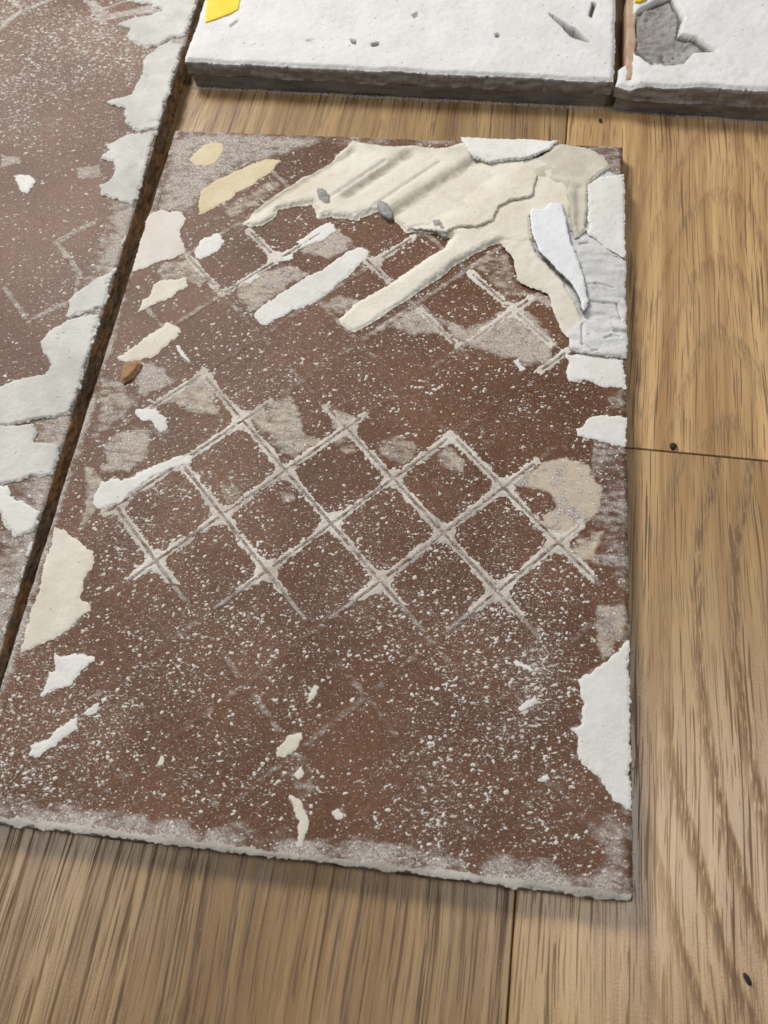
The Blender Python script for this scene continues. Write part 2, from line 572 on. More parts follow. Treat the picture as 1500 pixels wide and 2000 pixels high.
# lattice of ribs moulded into the back
LX, LY, LA = 0.07546918, 0.1823009, 0.02421426


def to_ij(p):
    s = (p[0] - LX) / LA; d = (p[1] - LY) / LA
    return (s - d) / 2, (s + d) / 2


def from_ij(i, j):
    return LX + LA * (i + j), LY + LA * (j - i)


def rib_seg(crop, p, q):
    (i0, j0), (i1, j1) = [to_ij(c) for c in W(crop, [p, q])]
    if abs(i1 - i0) > abs(j1 - j0):
        j = round((j0 + j1) / 2); return 0, from_ij(i0, j), from_ij(i1, j)
    i = round((i0 + i1) / 2); return 1, from_ij(i, j0), from_ij(i, j1)


SEGS = []
for a, b in [((395, 728), (850, 1255)), ((366, 900), (606, 1222)), ((222, 985), (378, 1194)), ((590, 740), (1058, 1252)),
             ((882, 855), (1172, 1165))]:
    pass
for crop, a, b in [
    ('q', (464, 824), (835, 1240)), ('q', (366, 900), (603, 1218)), ('q', (224, 988), (376, 1192)),
    ('q', (640, 790), (1056, 1250)), ('q', (882, 855), (1166, 1155)), ('q', (400, 732), (464, 824)),
    ('q', (285, 795), (400, 732)), ('q', (205, 1000), (366, 900)), ('q', (366, 900), (530, 785)),
    ('q', (250, 1147), (436, 1008)), ('q', (436, 1008), (702, 800)), ('q', (418, 1202), (524, 1116)),
    ('q', (524, 1116), (882, 855)), ('q', (652, 1222), (748, 1128)), ('q', (748, 1128), (1050, 905)),
    ('q', (878, 1246), (971, 1160)), ('q', (971, 1160), (1150, 1040)),
    ('a', (480, 770), (640, 955)), ('a', (640, 955), (960, 790)), ('a', (850, 620), (975, 765)),
    ('a', (975, 765), (1240, 625)), ('b', (90, 720), (280, 620)), ('b', (60, 690), (200, 830)),
    ('b', (620, 790), (790, 960)), ('b', (340, 1000), (540, 1180)), ('b', (560, 1150), (790, 990)),
    ('b', (780, 970), (880, 930)), ('b', (890, 960), (1060, 1150)), ('b', (930, 1310), (1070, 1200)),
]:
    SEGS.append(rib_seg(crop, a, b))
SEGS = [s for s in SEGS]

PATCHES = [
    # crop, points, material, thickness
    ('a', [(240, 540), (330, 525), (440, 535), (470, 570), (440, 640), (450, 720), (480, 760), (400, 790), (300, 820), (230, 850), (168, 868), (190, 790), (215, 700), (235, 600)], M_PINK, 0.0007),
    ('a', [(510, 200), (560, 160), (620, 135), (680, 150), (670, 210), (640, 250), (590, 270), (530, 270), (500, 240)], M_SAND, 0.0004),
    ('a', [(550, 470), (560, 420), (620, 370), (720, 320), (820, 270), (920, 235), (1000, 240), (970, 280), (930, 320), (850, 380), (760, 430), (690, 480), (640, 500), (590, 530), (550, 540)], M_SAND, 0.0008),
    ('a', [(525, 740), (560, 690), (620, 665), (660, 650), (685, 700), (650, 750), (600, 780), (555, 800), (530, 790)], M_WHITE, 0.0010),
    ('a', [(820, 595), (870, 560), (920, 530), (980, 520), (965, 570), (900, 605), (850, 615)], M_CREAM, 0.0009),
    ('a', [(290, 940), (340, 915), (420, 915), (475, 905), (490, 960), (430, 980), (360, 1030), (300, 1050), (240, 1080), (205, 1095), (240, 1030), (280, 990)], M_CREAM, 0.0009),
    ('a', [(1100, 700), (1180, 650), (1230, 610), (1290, 590), (1310, 640), (1240, 690), (1160, 720), (1120, 740)], M_WHITE, 0.0009),
    ('a', [(770, 935), (820, 890), (880, 860), (885, 900), (830, 935)], M_WHITE, 0.0007),
    ('a', [(980, 790), (1070, 770), (1075, 800), (990, 810)], M_WHITE, 0.0006),
    ('a', [(860, 1110), (940, 1030), (1050, 970), (1160, 900), (1280, 830), (1380, 760), (1460, 725), (1505, 750), (1500, 800), (1440, 840), (1380, 900), (1300, 970), (1200, 1040), (1100, 1080), (1000, 1120), (930, 1170), (890, 1165)], M_WHITE, 0.0013),
    ('b', [(1090, 1245), (1180, 1235), (1290, 1260), (1398, 1262), (1400, 1412), (1300, 1400), (1180, 1380), (1100, 1385)], M_WHITE, 0.0014),
    ('d', [(1170, 490), (1230, 435), (1320, 420), (1420, 440), (1420, 585), (1330, 560), (1240, 530), (1180, 520)], M_WHITE, 0.0011),
    ('g', [(1130, 340), (1200, 290), (1300, 220), (1362, 170), (1380, 250), (1386, 930), (1340, 920), (1270, 850), (1180, 750), (1130, 700), (1130, 600), (1095, 560), (1130, 540), (1145, 440)], M_WHITE, 0.0013),
    ('c', [(330, 150), (420, 85), (500, 25), (560, -20), (620, -5), (640, 20), (580, 70), (520, 130), (440, 160), (360, 175)], M_CREAM, 0.0010),
    ('c', [(415, 400), (510, 398), (560, 450), (565, 500), (530, 520), (500, 470), (440, 450)], M_WHITE, 0.0009),
    ('c', [(200, 860), (240, 750), (380, 740), (480, 690), (600, 640), (692, 622), (680, 660), (600, 690), (500, 725), (420, 790), (350, 850), (240, 882)], M_WHITE, 0.0012),
    ('c', [(605, 85), (625, 90), (650, 130), (690, 172), (670, 170), (630, 130)], M_WHITE, 0.0006),
    ('h', [(430, 520), (520, 560), (600, 620), (660, 680), (720, 720), (720, 790), (680, 880), (640, 980), (620, 1080), (700, 1120), (720, 1180), (620, 1240), (540, 1320), (420, 1400), (300, 1450), (150, 1520), (250, 1150), (340, 850)], M_CREAM, 0.0010),
    ('h', [(430, 1500), (470, 1530), (600, 1520), (750, 1540), (640, 1640), (540, 1750), (440, 1800), (330, 1860), (310, 1840), (360, 1740), (380, 1650), (430, 1640), (420, 1560)], M_WHITE, 0.0010),
    ('e', [(350, 505), (350, 560), (280, 620), (200, 660), (170, 690), (135, 685), (150, 640), (230, 610), (260, 560)], M_WHITE, 0.0009),
    ('e', [(378, 490), (410, 462), (445, 448), (432, 490), (395, 502)], M_WHITE, 0.0007),
    ('e', [(455, 430), (480, 420), (480, 438), (460, 442)], M_WHITE, 0.0005),
    ('e', [(1240, 670), (1280, 620), (1290, 590), (1360, 580), (1362, 610), (1330, 660), (1290, 690), (1250, 690)], M_CREAM, 0.0009),
    ('e', [(1310, 870), (1350, 890), (1392, 950), (1382, 1020), (1362, 1092), (1338, 1092), (1350, 980), (1330, 910)], M_CREAM, 0.0007),
    ('e', [(1325, 770), (1360, 730), (1374, 765), (1345, 795)], M_CREAM, 0.0006),
    ('e', [(1390, 410), (1420, 370), (1436, 375), (1420, 420), (1390, 440)], M_CREAM, 0.0006),
    ('e', [(710, 710), (728, 682), (745, 690), (735, 722), (716, 728)], M_CREAM, 0.0006),
    ('g', [(830, 262), (850, 250), (880, 270), (930, 285), (985, 300), (970, 320), (910, 310), (880, 295)], M_WHITE, 0.0006),
    ('g', [(855, 470), (900, 440), (935, 415), (945, 445), (900, 470), (870, 485)], M_WHITE, 0.0005),
    ('g', [(10, 930), (45, 925), (75, 945), (60, 975), (35, 965)], M_CREAM, 0.0005),
    ('g', [(940, 790), (990, 770), (1000, 790), (965, 805)], M_WHITE, 0.0005),
    ('d', [(870, 160), (895, 150), (905, 185), (930, 200), (900, 212)], M_WHITE, 0.0004),
]

# --- residue maps -------------------------------------------------
FULL = [(0, 0), (TW, 0), (TW, TH), (0, TH)]
edge_in = np.minimum(np.minimum(GX, TW - GX), np.minimum(GY, TH - GY))
# rims
FILM = np.maximum(FILM, 1.15 * sstep(1 - (GY - 0.0025) / 0.0125) * (0.62 + 0.5 * fbm(GX, GY, 0.012, 5)))
FILM = np.maximum(FILM, 0.70 * sstep(1 - (TW - GX) / 0.012) * sstep((0.29 - GY) / 0.05) * (0.62 + 0.5 * fbm(GX, GY, 0.012, 6)))
FILM = np.maximum(FILM, 0.95 * sstep(1 - GX / 0.008) * (0.75 + 0.4 * fbm(GX, GY, 0.012, 7)))
FILM = np.maximum(FILM, 0.66 * sstep(1 - (TH - GY) / 0.02) * (0.7 + 0.5 * fbm(GX, GY, 0.012, 8)))
# strip of residue on the right margin with comb marks
comb = 0.5 + 0.5 * np.sin(GY / 0.0026 * 2 * math.pi / 1.6 + 4 * fbm(GX, GY, 0.01, 9))
strip = sstep((GX - 0.2335 + 0.002 * fbm(GX, GY, 0.01, 2)) / 0.002) * sstep((GY - 0.118) / 0.01) * sstep((0.20 - GY) / 0.02)
FILM = np.maximum(FILM, strip * (0.42 + 0.14 * comb + 0.25 * fbm(GX, GY, 0.008, 11)))
for crop, poly, f, s, sf in [
    ('d', [(850, 740), (930, 690), (1010, 640), (1120, 610), (1240, 650), (1290, 780), (1285, 900), (1190, 980), (1110, 1030),
           (1010, 940), (1000, 900), (1090, 870), (1040, 800), (930, 760)], 0.90, 0.75, 0.004),
    ('d', [(1120, 1060), (1200, 1000), (1290, 980), (1290, 1150), (1200, 1130)], 0.72, 0.9, 0.004),
    ('d', [(190, 560), (330, 500), (400, 560), (390, 640), (320, 670), (230, 600)], 0.55, 0.7, 0.003),
    ('d', [(480, 610), (570, 560), (640, 640), (620, 690), (540, 680)], 0.62, 0.4, 0.004),
    ('d', [(0, 380), (100, 420), (140, 480), (60, 520), (0, 480)], 0.75, 0.5, 0.004),
    ('c', [(930, 440), (1060, 380), (1160, 330), (1220, 400), (1230, 500), (1340, 570), (1200, 650), (1120, 600), (1010, 500)], 0.70, 0.5, 0.006),
    ('c', [(480, 380), (620, 290), (740, 220), (810, 310), (850, 450), (800, 440), (700, 420), (600, 380)], 0.74, 0.5, 0.006),
    ('c', [(370, 170), (560, 180), (620, 260), (470, 340), (380, 260)], 0.80, 0.1, 0.005),
    ('c', [(230, 230), (360, 260), (440, 370), (330, 460), (230, 560), (180, 620)], 0.60, 0.3, 0.008),
    ('c', [(260, 560), (340, 500), (480, 480), (500, 560), (460, 640), (380, 720), (240, 710)], 0.72, 0.3, 0.006),
    ('c', [(150, 640), (240, 720), (240, 860), (180, 960), (130, 1010), (165, 820)], 0.66, 0.5, 0.005),
    ('c', [(800, 760), (900, 760), (940, 830), (860, 870)], 0.52, 0.6, 0.003),
    ('c', [(1080, 790), (1180, 780), (1200, 860), (1130, 860)], 0.56, 0.3, 0.003),
    ('c', [(1380, 540), (1500, 560), (1500, 640), (1420, 620)], 0.52, 0.6, 0.003),
    ('a', [(380, 150), (480, 80), (900, 80), (1280, 100), (1180, 170), (980, 230), (820, 260), (680, 330), (560, 420), (520, 540), (300, 540), (330, 380)], 0.72, 0.06, 0.012),
    ('a', [(700, 480), (830, 420), (960, 340), (1010, 380), (900, 470), (780, 560), (700, 560)], 0.60, 0.5, 0.005),
    ('a', [(300, 830), (480, 780), (600, 900), (560, 960), (480, 930), (330, 910)], 0.66, 0.3, 0.006),
    ('a', [(760, 960), (900, 860), (1060, 830), (1170, 880), (1000, 990), (900, 1060), (830, 1100), (740, 1010)], 0.76, 0.4, 0.005),
    ('a', [(1080, 760), (1200, 680), (1340, 620), (1430, 700), (1280, 800), (1180, 770)], 0.82, 0.3, 0.005),
    ('a', [(1230, 1060), (1330, 1000), (1440, 1010), (1500, 1060), (1340, 1120)], 0.66, 0.3, 0.005),
    ('b', [(60, 1130), (240, 1010), (340, 960), (420, 1060), (520, 1180), (420, 1140), (300, 1130), (160, 1110)], 0.76, 0.4, 0.006),
    ('b', [(420, 1050), (560, 1100), (700, 1040), (800, 980), (900, 1010), (1060, 1180), (1000, 1290), (860, 1290), (700, 1240), (600, 1220), (520, 1180)], 0.76, 0.35, 0.006),
    ('b', [(600, 760), (690, 680), (800, 700), (820, 850), (900, 930), (800, 980), (720, 920)], 0.50, 0.6, 0.006),
    ('b', [(870, 920), (1000, 930), (1080, 1150), (1010, 1000), (920, 960)], 0.66, 0.3, 0.005),
    ('b', [(1180, 120), (1385, 140), (1390, 310), (1250, 320), (1200, 200)], 0.55, 0.0, 0.006),
    ('b', [(1290, 1440), (1400, 1400), (1400, 1520), (1300, 1520)], 0.66, 0.0, 0.005),
    ('g', [(1210, 0), (1360, 0), (1360, 160), (1240, 250), (1200, 120)], 0.66, 0.5, 0.005),
    ('g', [(1150, 980), (1260, 900), (1370, 960), (1370, 1310), (1200, 1260), (1230, 1100)], 0.60, 0.1, 0.010),
    ('e', [(1330, 800), (1400, 780), (1440, 850), (1360, 880)], 0.52, 0.2, 0.003),
]:
    P = W(crop, poly)
    paint(FILM, P, f, sf, 0.0028, seed=3)
    paint(SAND, P, s, sf * 1.5, 0.002, seed=5)
for crop, poly, mt_, th_ in PATCHES:
    P = W(crop, poly)
    paint(FILM, P, 0.66, 0.0075, 0.0035, seed=9)
# faint dust lying along the ribs that kept no mortar
dA = np.abs(((GX - LX) / LA - (GY - LY) / LA) / 2 % 1.0 - 0.5) * -1 + 0.5
dB = np.abs(((GX - LX) / LA + (GY - LY) / LA) / 2 % 1.0 - 0.5) * -1 + 0.5
ribd = np.minimum(dA, dB) * LA * math.sqrt(2)
inner = sstep((edge_in - 0.0135) / 0.001)
ribmask = sstep(1.25 - ribd / 0.0021) * inner
FILM = np.maximum(FILM, ribmask * (0.36 + 0.22 * fbm(GX, GY, 0.03, 4) + 0.22 * sstep((GY - 0.215) / 0.03)))
# densities: heavy in the lower part, sparser round (0.1, 0.05)
for cx, cy, rx, ry, v in [(0.115, 0.055, 0.06, 0.045, 0.05), (0.04, 0.06, 0.06, 0.06, 0.15), (0.20, 0.07, 0.035, 0.05, 0.22), (0.03, 0.03, 0.05, 0.04, 0.22),
                          (0.06, 0.14, 0.05, 0.04, 0.12), (0.19, 0.15, 0.05, 0.04, 0.12), (0.12, 0.24, 0.10, 0.03, 0.02), (0.125, 0.10, 0.08, 0.03, 0.20)]:
    DENS += v * np.exp(-((GX - cx) / rx) ** 2 - ((GY - cy) / ry) ** 2)
for s in [((1060, 1290), 40, 0.6), ((1040, 1370), 45, 0.5), ((1000, 1430), 30, 0.35), ((1100, 1520), 60, 0.25), ((600, 1350), 25, 0.3),
          ((575, 1500), 30, 0.35), ((240, 1390), 40, 0.25), ((840, 1600), 60, 0.2)]:
    cx, cy = U(*s[0]); r = s[1] * 0.00021
    DENS += s[2] * np.exp(-((GX - cx) ** 2 + (GY - cy) ** 2) / r ** 2)
DENS = np.clip(DENS, 0, 1.6)


def sample(x, y):
    ix = np.clip(np.rint(x / RES).astype(int), 0, NX - 1); iy = np.clip(np.rint(y / RES).astype(int), 0, NY - 1)
    return {'dens': DENS[iy, ix], 'film': FILM[iy, ix], 'sand': SAND[iy, ix]}


def tile_sd(x, y):
    s = np.minimum(np.minimum(x, TW - x), np.minimum(y, TH - y))
    return s + 0.00035 * fbm(x, y, 0.006, 2, 4) - 0.0001


def tile_top(x, y, s):
    fr = sstep((0.004 - y) / 0.002)
    z = TT - (0.0011 - 0.0006 * fr) * (1 - sstep((s + 0.0003) / (0.0022 - 0.0008 * fr))) + 0.00012 * fbm(x, y, 0.02, 1) + 0.00006 * fbm(x, y, 0.0015, 6)
    return z + 0.00018 * np.clip(sample(x, y)['film'], 0, 1) * (1 + fbm(x, y, 0.002, 8))


solid('body', tile_sd, (-0.001, -0.001, TW + 0.001, TH + 0.001), tile_top, 0.0, 0.0005, [CLAY], tile, 5, 0.0004, 0.004,
      attrfn=sample, flare=0.0005)


# loose crumbs and specks of mortar stuck to the back
k = NT('mortar_speck'); SPECK = k.out(k.mix(k.noise(k.coord(), 300, 2), (0.52, 0.49, 0.43), (0.74, 0.72, 0.68)), 0.95, 0.2)


def specks(parent, n, box, dens_fn, zfn, seed, ang0=0.45, name='mortar_specks'):
    g = np.random.default_rng(seed)
    x = box[0] + g.random(n) * (box[2] - box[0]); y = box[1] + g.random(n) * (box[3] - box[1])
    keep = g.random(n) < dens_fn(x, y)
    x, y = x[keep], y[keep]; n = len(x)
    r = 0.00009 + 0.00016 * g.random(n) + 0.00062 * g.random(n) ** 9
    el = 1 + 0.9 * g.random(n); a = ang0 + g.normal(size=n) * 0.55
    K = 6
    V = np.zeros((n, K + 1, 3)); z = zfn(x, y)
    for t in range(K):
        rr = r * (0.6 + 0.75 * g.random(n)); th = t * 2 * math.pi / K
        u = rr * el * math.cos(th); v = rr * math.sin(th)
        V[:, t, 0] = x + u * np.cos(a) - v * np.sin(a); V[:, t, 1] = y + u * np.sin(a) + v * np.cos(a)
        V[:, t, 2] = z - 0.00006
    V[:, K, 0] = x; V[:, K, 1] = y; V[:, K, 2] = z + 0.00008 + 0.30 * r
    b = np.arange(n)[:, None] * (K + 1)
    F = np.concatenate([np.stack([b[:, 0] + t, b[:, 0] + (t + 1) % K, b[:, 0] + K], -1) for t in range(K)])
    o = link(name, np_mesh(name, V.reshape(-1, 3), F, [SPECK], None, False), parent)
    o['kind'] = 'stuff'
    return o


LATD = np.full(GX.shape, 1.0)
for fam, a_, b_ in SEGS:
    LATD = np.minimum(LATD, seg_d(GX, GY, a_, b_)[0])


def dens_main(x, y):
    d = sample(x, y)
    ix = np.clip(np.rint(x / RES).astype(int), 0, NX - 1); iy = np.clip(np.rint(y / RES).astype(int), 0, NY - 1)
    d['dens'] = d['dens'] + 0.8 * np.exp(-(LATD[iy, ix] / 0.0032) ** 2) + 0.35 * (d['film'] > 0.35)
    return np.clip((d['dens'] - 0.10) * 0.80 * (0.55 + 0.9 * sstep(fbm(x, y, 0.009, 9, 3) + 0.45)), 0, 1)


specks(tile, 95000, (0.0024, 0.0024, TW - 0.0024, TH - 0.0024), dens_main, lambda x, y: TT + 0.00012 * fbm(x, y, 0.02, 1), 5)


# ribs: one bar for every diagonal
def rib_bar(p, q, parent, smp, ht=0.00022, hw=0.0014, z0=TT, mat=CLAY):
    L = math.hypot(q[0] - p[0], q[1] - p[1]); n = max(4, int(L / 0.0008))
    t = np.linspace(0, 1, n); x = p[0] + (q[0] - p[0]) * t; y = p[1] + (q[1] - p[1]) * t
    nx, ny = -(q[1] - p[1]) / L, (q[0] - p[0]) / L
    prof = [(-1.15, -0.6), (-0.85, 0.35), (-0.45, 0.92), (0, 1.0), (0.45, 0.92), (0.85, 0.35), (1.15, -0.6)]
    V = []
    for o, hh in prof:
        jit = 0.12 * fbm(x, y, 0.004, 3)
        fade = sstep(np.minimum(t, 1 - t) * L / 0.002)
        V.append(np.stack([x + nx * hw * (o + jit), y + ny * hw * (o + jit),
                           z0 + ht * (hh * (1 + 0.25 * fbm(x + o, y, 0.003, 4)) * fade - (1 - fade) * 0.8)], -1))
    V = np.stack(V, 0)
    m_, n_ = V.shape[:2]
    idx = np.arange(m_ * n_).reshape(m_, n_)
    qd = np.stack([idx[:-1, :-1], idx[:-1, 1:], idx[1:, 1:], idx[1:, :-1]], -1).reshape(-1, 4)[:, ::-1]
    VV = V.reshape(-1, 3)
    me = np_mesh('rib', VV, qd, [mat], None, True, smp(VV[:, 0], VV[:, 1]))
    return link('rib', me, parent)


def clip_line(p, d, box):
    t0, t1 = -9.0, 9.0
    for a in (0, 1):
        lo, hi = (box[a] - p[a]) / d[a], (box[a + 2] - p[a]) / d[a]
        t0 = max(t0, min(lo, hi)); t1 = min(t1, max(lo, hi))
    if t1 - t0 < 0.012:
        return None
    return (p[0] + d[0] * t0, p[1] + d[1] * t0), (p[0] + d[0] * t1, p[1] + d[1] * t1)


MG = 0.0135
IN = (MG, MG, TW - MG, TH - MG)
for n in range(-12, 13):
    for d in ((1, -1), (1, 1)):
        s = clip_line(from_ij(0, n) if d[1] < 0 else from_ij(n, 0), d, IN)
        if s:
            rib_bar(s[0], s[1], tile, sample, 0.00012)


for fam, a_, b_ in SEGS:
    dd, tt_ = seg_d(GX, GY, a_, b_)
    np.maximum(FILM, 0.60 * sstep(1.6 - dd / 0.0022), out=FILM)
    rib_bar(a_, b_, tile, sample, 0.00050, 0.00105)


# mortar left along the ribs
def latt_sd(x, y):
    d1 = np.full(x.shape, 1.0); d2 = np.full(x.shape, 1.0)
    for fam, a, b in SEGS:
        d, t = seg_d(x, y, a, b)
        if fam == 0:
            d1 = np.minimum(d1, d)
        else:
            d2 = np.minimum(d2, d)
    kk = 0.0060
    h = np.clip(0.5 + 0.5 * (d2 - d1) / kk, 0, 1)
    sm = d2 * (1 - h) + d1 * h - kk * h * (1 - h)
    return 0.0020 - sm + 0.0010 * fbm(x, y, 0.007, 7, 4) + 0.0008 * fbm(x, y, 0.0012, 4, 2)


def latt_top(x, y, s):
    return TT + 0.00008 + 0.00026 * sstep(s / 0.0012) * (0.9 + 0.5 * fbm(x, y, 0.004, 9)) + 0.00022 * fbm(x, y, 0.0012, 3, 2)


solid('mortar_lattice', latt_sd, (0.012, 0.10, 0.236, 0.345), latt_top, TT - 0.0004, 0.0004, [M_LATT], tile, 1)


# mortar patches
def patch(name, poly, mat, parent, th=0.0009, bev=0.0014, amp=0.0011, esc=0.005, z0=TT, res=0.00045, surf=0.00012, ssc=0.005,
          seed=0, base=-0.0004, top=None, fine=0.0004, mats=None, rim=0.25, attrfn=None, flare=0.0, levels=1):
    def sd(x, y):
        return poly_sd(x, y, poly) + amp * fbm(x, y, esc, seed + 1, 4, 0.55) + fine * fbm(x, y, 0.0011, seed + 2, 2)

    def tp(x, y, s):
        z = z0 + 0.00015 + th * (rim + (1 - rim) * sstep(s / bev)) + surf * fbm(x, y, ssc, seed + 3, 4) + 0.00004 * fbm(x, y, 0.0012, 5, 2)
        return z if top is None else top(x, y, s, z)
    return solid(name, sd, bbox_of(poly, 0.003), tp, z0 + base, res, mats or [mat], parent, levels, attrfn=attrfn, flare=flare, wallamp=0.0002 if levels > 1 else 0.0, wallscale=0.002)


for n, (cr_, pts, mt, th) in enumerate(PATCHES):
    P = [(min(max(x, 0.0006), TW - 0.0006), y) for x, y in W(cr_, pts)]
    size = max(np.ptp(np.array(P)[:, 0]), np.ptp(np.array(P)[:, 1]))
    small = size < 0.012
    patch('mortar_patch', P, mt, tile, th * 0.36, bev=0.0012, seed=n, fine=0.0005, rim=0.25, res=0.0004, amp=0.0006 if small else 0.0017, esc=0.003 if small else 0.0055)

# thin crust clinging to the front rim
M_CRUST = make_mortar('rim_crust_mortar', (0.30, 0.275, 0.235), (0.47, 0.44, 0.39), 0.4, 1.0, (0.25, 0.22, 0.19), 0.7, 1200)
patch('mortar_crust', [(0.0008, -0.0001), (TW - 0.0008, -0.0001), (TW - 0.0008, 0.0019), (0.19, 0.0026), (0.12, 0.0018), (0.05, 0.0026), (0.0008, 0.0022)], M_CRUST, tile,
      0.0004, 0.0012, 0.0011, 0.006, seed=70, fine=0.0006, base=-0.0016, rim=0.3)

# combed mortar bed in the upper part, with the long white band running out of it
BED = W('a', [(790, 605), (850, 535), (980, 435), (1130, 345), (1290, 255), (1360, 185), (1410, 130)]) + W(
    'b', [(20, 135), (160, 155), (300, 150), (370, 165), (470, 155), (560, 130), (640, 150), (880, 200), (1040, 240), (1110, 330),
          (1130, 480), (1100, 560), (1060, 600), (960, 660), (830, 690), (740, 660), (640, 700), (520, 770), (420, 845), (300, 930), (170, 1010), (60, 1085), (-20, 1130), (-95, 1085),
          (-105, 1060), (-20, 985), (110, 905), (240, 820), (350, 745), (440, 690), (490, 630), (420, 610), (330, 600), (250, 605), (190, 545), (110, 490), (0, 530)]) + W(
    'a', [(1450, 580), (1320, 570), (1290, 560), (1215, 570), (1185, 490), (1090, 505), (990, 525), (960, 575), (900, 610), (840, 622)])
VALL = [(W('a', [(860, 535), (1400, 205)]), 0.0030, 0.0014), (W('b', [(-60, 420), (260, 205)]), 0.0032, 0.0019),
        (W('b', [(185, 510), (600, 245)]), 0.0034, 0.0021), (W('b', [(-160, 440), (140, 240)]), 0.0012, 0.0006), (W('b', [(90, 470), (420, 250)]), 0.0012, 0.0006)]


def bed_top(x, y, s, z):
    lift = sstep((y - 0.250) / 0.03) * sstep((x - 0.03) / 0.07)
    z = z + 0.0013 * lift * sstep(s / 0.004)
    for (a, b), wd, dp in VALL:
        d, t = seg_d(x, y, a, b)
        z = z - dp * np.exp(-(d / wd) ** 2) * sstep(s / 0.003)
    return z


def bed_attr(x, y):
    g = 0.0
    for (a, b), wd, dp in VALL:
        d, t = seg_d(x, y, a, b)
        g = np.maximum(g, min(1.0, dp / 0.0016) * np.exp(-(d / (wd * 1.1)) ** 2) * (0.75 + 0.5 * fbm(x, y, 0.003, 6, 3)))
    g = np.maximum(g, 0.55 * sstep((y - 0.352) / 0.012) * (0.6 + 0.8 * fbm(x, y, 0.006, 3, 3)))
    return {'grey': np.clip(g, 0, 1)}


patch('mortar_bed', BED, M_RIDGE, tile, 0.0011, 0.0022, 0.0012, 0.007, seed=4, top=bed_top, surf=0.00025, attrfn=bed_attr)
patch('mortar_bed', W('b', [(900, 470), (1080, 440), (1190, 600), (1230, 700), (1230, 1150), (1180, 1180), (1100, 1000), (1010, 860), (900, 760), (860, 620)]), M_GREY, tile, 0.0008, 0.0022, 0.001, 0.006, seed=6)
patch('mortar_bed', W('b', [(990, 150), (1060, 140), (1210, 165), (1290, 215), (1330, 290), (1385, 320), (1390, 460), (1395, 740), (1240, 700), (1130, 640), (1080, 420), (1000, 300)]), M_GREY, tile,
      0.0011, 0.0022, 0.001, 0.006, seed=9)
# pale plates layered over the bed
PLATES = [
    ('b', [(590, 262), (700, 262), (860, 245), (930, 330), (920, 385), (905, 440), (800, 455), (735, 490), (705, 560), (620, 596), (520, 592), (460, 622), (330, 600), (250, 590), (205, 540),
           (330, 440), (470, 350)], M_RIDGE, 0.0038, 0.0007, 0.0009),
    ('b', [(535, 108), (800, 122), (1040, 132), (1000, 185), (880, 246), (760, 252), (680, 268), (600, 232), (560, 180)], M_WHITE, 0.0043, 0.0010, 0.0008),
    ('b', [(880, 250), (1000, 190), (1050, 150), (1180, 175), (1250, 200), (1312, 275), (1260, 310), (1200, 360), (1192, 480), (1190, 610), (1130, 650), (1100, 520), (1085, 390), (1050, 360), (960, 335), (915, 330)], M_RIDGE, 0.0035, 0.0016, 0.0007),
    ('b', [(1196, 372), (1260, 330), (1388, 312), (1394, 520), (1402, 750), (1330, 715), (1240, 655), (1198, 625)], M_WHITE, 0.0030, 0.0014, 0.0006),
    ('b', [(1085, 640), (1180, 640), (1300, 700), (1402, 760), (1405, 960), (1408, 1130), (1408, 1270), (1300, 1262), (1180, 1240), (1105, 1225), (1100, 1130), (1170, 1060), (1190, 960), (1130, 800)], M_GREY, 0.0017, 0.0012, 0.0006),
    ('b', [(740, 665), (830, 640), (880, 600), (930, 720), (1050, 850), (1120, 960), (1165, 1060), (1172, 1170), (1130, 1190), (1060, 1120), (1010, 1000), (1000, 930), (900, 900), (830, 860), (810, 760)], M_CREAM, 0.0022, 0.0012, 0.0008),
]


PDIR = {}
PVEC = {0: (0.75, -0.66, 0.34), 1: (0.0, -1.0, 0.55), 2: (0.35, -0.94, 0.65), 3: (-0.9, 0.4, 0.45), 5: (0.5, 0.85, 0.5)}


def plate_top_factory(n):
    def f(x, y, s, z):
        if n in PVEC:       # one side of a plate stands proud, the other melts into the bed
            dx, dy, lo = PVEC[n]
            pr = np.array([p[0] * dx + p[1] * dy for p in PDIR[n]])
            t = sstep(((x * dx + y * dy) - pr.min()) / (pr.max() - pr.min()) * 1.5 - 0.1)
            z = TT + (z - TT) * (lo + (1 - lo) * t)
        if n == 2:      # furrow running down beside the white panel
            for a, b, wd, dp in [(W('b', [(1150, 390), (1150, 620)]), None, 0.0022, 0.0011), (W('b', [(1080, 300), (1200, 350)]), None, 0.0018, 0.0004)]:
                d, t = seg_d(x, y, a[0], a[1]); z = z - dp * np.exp(-(d / wd) ** 2)
        if n == 4:      # wrinkles and cracks
            z = z + 0.0007 * fbm(x * 0.35, y, 0.006, 3, 4) + 0.00025 * np.sin(y / 0.0075 * 2 * math.pi + 5 * fbm(x, y, 0.014, 3))
            for pts, wd, dp in [([(1160, 672), (1225, 665)], 0.0006, 0.0013), ([(1190, 885), (1240, 880), (1330, 905)], 0.0006, 0.0012),
                                ([(1210, 972), (1350, 985), (1372, 1060)], 0.0006, 0.0014), ([(1285, 1165), (1320, 1150), (1365, 1160)], 0.0006, 0.0014),
                                ([(1340, 1125), (1400, 1130)], 0.0007, 0.0012), ([(1170, 1090), (1170, 1190), (1220, 1230), (1250, 1228)], 0.0006, 0.0013)]:
                w_ = W('b', pts)
                for a, b in zip(w_[:-1], w_[1:]):
                    d, t = seg_d(x, y, a, b); z = z - dp * np.exp(-(d / wd) ** 2)
        return z
    return f


